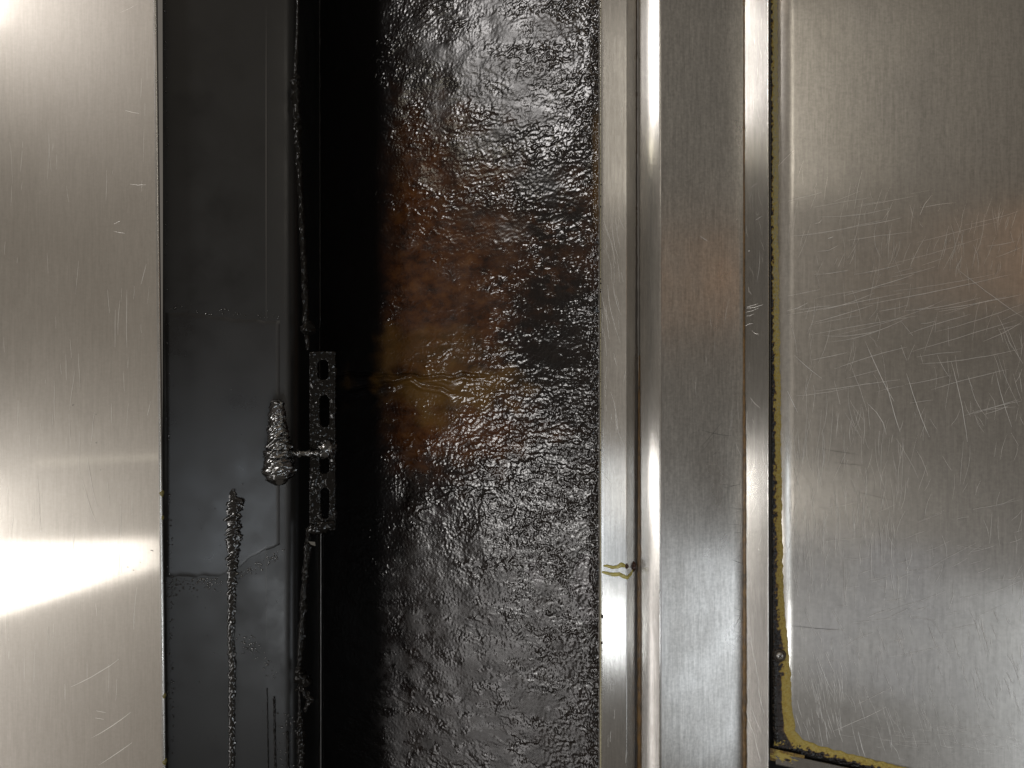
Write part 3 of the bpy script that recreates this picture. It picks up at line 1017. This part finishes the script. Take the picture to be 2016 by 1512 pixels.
profile('face_sheet', densify([(XR0, RY), (XR1, RY + (XR1 - XR0) * TILT)], .02), M_RIGHT, right, zstep=.015, zfun=right_zb,
        wav=lambda X, Z: .0007 * np.sin(Z * 6.5 + 2.2) * np.sin((X - XR0) * 4 + .4))
rsn = []
rsn += rnd_scr(260, 1548, 2012, 0, 1200, 86, 12, 20, 110, .4, .8, .05)
rsn += rnd_scr(160, 1548, 2012, 0, 330, 88, 4, 30, 150, .5, 1.1, .03)
rsn += rnd_scr(110, 1560, 2012, 200, 560, 74, 7, 30, 140, .5, 1.0, .04)
rsn += rnd_scr(60, 1545, 2012, 380, 820, 12, 4, 60, 330, .5, 1.2, .02)
rsn += rnd_scr(34, 1640, 2012, 600, 900, -70, 9, 30, 140, .5, .9, .04)
rsn += rnd_scr(120, 1545, 1780, 830, 1200, 90, 6, 30, 140, .5, 1.0, .05)
rsn += rnd_scr(60, 1600, 2012, 1000, 1300, 12, 10, 30, 120, .4, .8, .03)
rsn += rnd_scr(130, 1570, 2012, 1200, 1470, -71, 6, 20, 110, .6, 1.2, .04)
rsn += rnd_scr(60, 1565, 1660, 1290, 1455, -78, 6, 20, 90, .8, 1.4, .03)
rsn += rnd_scr(50, 1640, 2012, 1420, 1505, -8, 8, 20, 120, .5, .9, .03)
rsn += [(1532, 328, 1570, 290, 1.4, -.03), (1682, 412, 1704, 310, 1.6, -.02), (1811, 423, 1835, 384, 1.8, -.06), (1560, 465, 1690, 445, 1.3, .01), (1690, 445, 1775, 429, 1.3, .01),
        (1660, 582, 1800, 540, 1.3, .01), (1550, 612, 1590, 596, 1.4, .05), (1600, 635, 1720, 600, 1.3, .01), (1700, 600, 1990, 540, 1.2, .01), (1840, 610, 2010, 580, 1.2, .01),
        (1704, 672, 1760, 790, 1.7, .02), (1745, 750, 1772, 850, 1.9, .02), (1708, 795, 1745, 855, 1.4, -.1), (1785, 735, 1830, 860, 1.9, .02), (1872, 710, 1905, 870, 1.6, -.02), (1550, 770, 1570, 812, 1.5, 0),
        (1565, 700, 1618, 745, 1.3, .03), (1960, 730, 1992, 840, 1.3, .02), (1885, 530, 2014, 625, 1.1, .01), (1630, 470, 1640, 466, 2.2, 0), (1610, 495, 1650, 483, 1.2, .1), (1605, 440, 1618, 432, 1.8, .2),
        (1640, 1440, 1745, 1392, 1.5, .01), (1690, 1385, 1752, 1355, 1.1, .01), (1608, 1290, 1640, 1365, 2.0, .02), (1625, 1285, 1643, 1325, 2.0, .02), (1690, 1440, 1703, 1489, 2.0, .02), (1690, 1447, 1706, 1493, 2.2, .02)]
lim = [(a, b, c, d, w, e) for (a, b, c, d, w, e) in rsn if max(b, d) < ledge_y((a + c) / 2) - 22 or max(b, d) < 1440]
scratch_obj('scratches', lim, M_SCR, right, rD)
rdk = rnd_scr(40, 1560, 1800, 60, 330, 8, 5, 40, 160, .4, .8, .02) + [(1602, 880, 1690, 895, 1.0, .01), (1640, 910, 1700, 917, 1.0, 0), (1680, 966, 1760, 985, 1.0, .01), (1560, 1232, 1650, 1240, 1.0, .01)]
scratch_obj('dark_scratches', rdk, M_SCRD, right, rD)

# grease crust along the sheet's edge and along the ledge
ys = np.arange(-120, 1474, 1.6)
nu = 22
t = np.linspace(0, 1, nu)
xl_ = np.full_like(ys, 1515.0)
xr_ = np.interp(ys, [-120, 0, 500, 900, 1150, 1250, 1300, 1400, 1440, 1474], [1531, 1531, 1533, 1538, 1542, 1549, 1555, 1561, 1568, 1600]) + 2.0 * perlin(ys / 14, ys * 0, 7) + 1.0 * perlin(ys / 4, ys * 0, 9)
XX = xl_[None] + (xr_ - xl_)[None] * t[:, None]
YY = np.repeat(ys[None], nu, 0)
bl = np.interp(ys, [-120, 0, 500, 760, 1100, 1200, 1280, 1330, 1474], [.26, .26, .26, .38, .42, .40, .62, .48, .60])[None]
dep = sstep(bl - .16, bl + .20, t[:, None] + .22 * fbm(XX / 6, YY / 9, 3, 131))
pale = np.interp(ys, [-120, 400, 760, 1100, 1474], [1.0, .98, .86, .74, .78])[None]
dep = np.clip(dep * pale + .16 * fbm(XX / 3.5, YY / 3.5, 2, 137), 0, 1)
# brown belt low down
dep = np.where((YY > 1330), np.where(t[:, None] < .30, dep * .5, np.where(t[:, None] < .55, np.clip(dep, .28, .42), np.maximum(dep, .72))), dep)
hh = .0016 * np.sin(np.pi * np.clip(t, .0, 1))[:, None] ** .7 + .0011 * fbm(XX / 4, YY / 4, 3, 133) * np.sin(np.pi * t)[:, None]
hh = np.where(t[:, None] > .97, -.0005, hh)
DD = np.array(rD(XX)) - hh - .0002 + .006 * sstep(.22, 0, t[:, None])
f = (CD + DD) / CD
P = np.stack([(XX - 1008) * S * f, DD, -(YY - 756) * S * f], -1)
link('edge_crust', grid_mesh('edge_crust', P, np.stack([XX, YY], -1) * S, {'deposit': dep}, flip=True), M_RES, right)
xs = np.arange(1524, 2080, 1.6)
t = np.linspace(0, 1, 20)
wid = np.interp(xs, [1524, 1560, 1610, 1700, 1800, 2080], [20, 40, 30, 26, 22, 18]) + 2.5 * perlin(xs / 14, xs * 0, 17)
yb = ledge_y(xs) + 3
XX = np.repeat(xs[None], 20, 0)
YY = yb[None] - wid[None] * t[:, None]
dep = sstep(.25, .62, t[:, None] + .25 * fbm(XX / 9, YY / 7, 3, 141)) * .80
dep = np.where(t[:, None] < .22, dep * .3, dep)
hh = (.0013 + .0010 * fbm(XX / 4, YY / 4, 3, 143)) * np.sin(np.pi * t)[:, None] ** .7
hh = np.where(t[:, None] > .96, -.0005, hh)
DD = np.array(rD(XX)) - hh - .0003
f = (CD + DD) / CD
P = np.stack([(XX - 1008) * S * f, DD, -(YY - 756) * S * f], -1)
link('edge_crust', grid_mesh('edge_crust', P, np.stack([XX, YY], -1) * S, {'deposit': dep}), M_RES, right)
bm = bmesh.new()
pts = []
for _ in range(420):
    y = random.uniform(1150, 1470)
    pts.append(px(1522 + abs(random.gauss(0, 3 + 6 * max(0, (y - 1330) / 140))), y, RY - .001))
for _ in range(160):
    y = random.uniform(0, 1150)
    pts.append(px(1523 + random.gauss(0, 1.6), y, RY - .0002))
lump_cloud(bm, pts, .0004, .0010, .9)
bm_obj('grease_beads', bm, M_CRUST, right, 'stuff')

# screw in the crust
sp = px(1535, 1291, RY - .0022)
sc = thing('screw', 'small round cross-head screw sunk in the grease crust of the right steel panel', 'screw', sp)
bm = bmesh.new()
rings = [(.0040, .0012), (.0040, .0), (.0034, -.0009), (.0022, -.0014), (.0009, -.0016)]
prev = None
for r_, yv in rings:
    ring = [bm.verts.new(sp + Vector((r_ * math.cos(a), yv, r_ * math.sin(a)))) for a in np.linspace(0, 2 * math.pi, 20, endpoint=False)]
    if prev:
        for i in range(20):
            bm.faces.new((prev[i], prev[(i + 1) % 20], ring[(i + 1) % 20], ring[i]))
    prev = ring
bm.faces.new(prev)
bm_obj('screw_head', bm, M_SCREW, sc)
bm = bmesh.new()
for ang in (35, 125):
    m = Matrix.Translation(sp + Vector((0, -.0016, 0))) @ Matrix.Rotation(R(ang), 4, 'Y') @ Matrix.Diagonal((.0042, .0006, .0009, 1))
    bmesh.ops.create_cube(bm, size=1, matrix=m)
bm_obj('cross_slot', bm, M_CRUST, sc, smooth=False)
me = bpy.data.meshes.new('washer_grime')
link('washer_grime', tube_mesh('washer_grime', [sp + Vector((.0052 * math.cos(a), .0012, .0052 * math.sin(a))) for a in np.linspace(0, 2 * math.pi, 24)],
                               .0018, lump=.4, lscale=260, seed=61, step=.0007, seg=10), M_CRUST, sc)

# ledge under the right sheet
lg = thing('ledge_strip', 'slanting thin steel ledge at the bottom right corner with a yellow stained end', 'ledge', px(1530, 1495, RY))
nu, nv = 60, 8
xs = np.linspace(1527, 2140, nu)
prof = [(0, .004), (0, -.004), (.06, -.0052), (.92, -.0052), (1.0, -.004), (1.0, .02)]
P = np.zeros((len(prof), nu, 3))
dpt = np.zeros((len(prof), nu))
for i, (v, d) in enumerate(prof):
    for j, x in enumerate(xs):
        y = ledge_y(x) + 4.5 + v * 25
        P[i, j] = px(x, y, rD(x) + d)
UVg = np.stack([np.repeat(np.arange(len(prof))[:, None] * .01, nu, 1), np.repeat(xs[None] * S, len(prof), 0)], -1)
link('ledge_bar', grid_mesh('ledge_bar', P, UVg, smooth=False, flip=True), M_RAIL, lg)
# yellow stain with a rust spot
uu = np.linspace(-1, 1, 34)
U, V = np.meshgrid(uu, uu, indexing='ij')
XX = 1550 + U * 34
YY = 1492 + V * 12 + U * 34 * .216
dd = np.sqrt(((U + .25) / .9) ** 2 + V ** 2) + .5 * fbm(U * 2.5, V * 2.5, 3, 151)
hh = .0007 * sstep(.95, .3, dd) - .0004 + .0003 * fbm(U * 6, V * 5, 2, 153)
dep = .82 - .25 * sstep(.5, .9, dd) - .6 * sstep(.30, .12, np.sqrt(U ** 2 * 1.6 + (V - .35) ** 2))
DD = np.array(rD(XX)) - .0052 - hh
f = (CD + DD) / CD
P = np.stack([(XX - 1008) * S * f, DD, -(YY - 756) * S * f], -1)
link('grease_stain', grid_mesh('grease_stain', P, np.stack([XX, YY], -1) * S, {'deposit': dep}, flip=True), M_RES, lg)

# dark backing behind the joints
b_ = profile('backing_wall', [(pxX(1510, .038), .038), (0.82, .038)], M_DARK, None, thick=.002, zstep=.1)
b_['kind'] = 'structure'
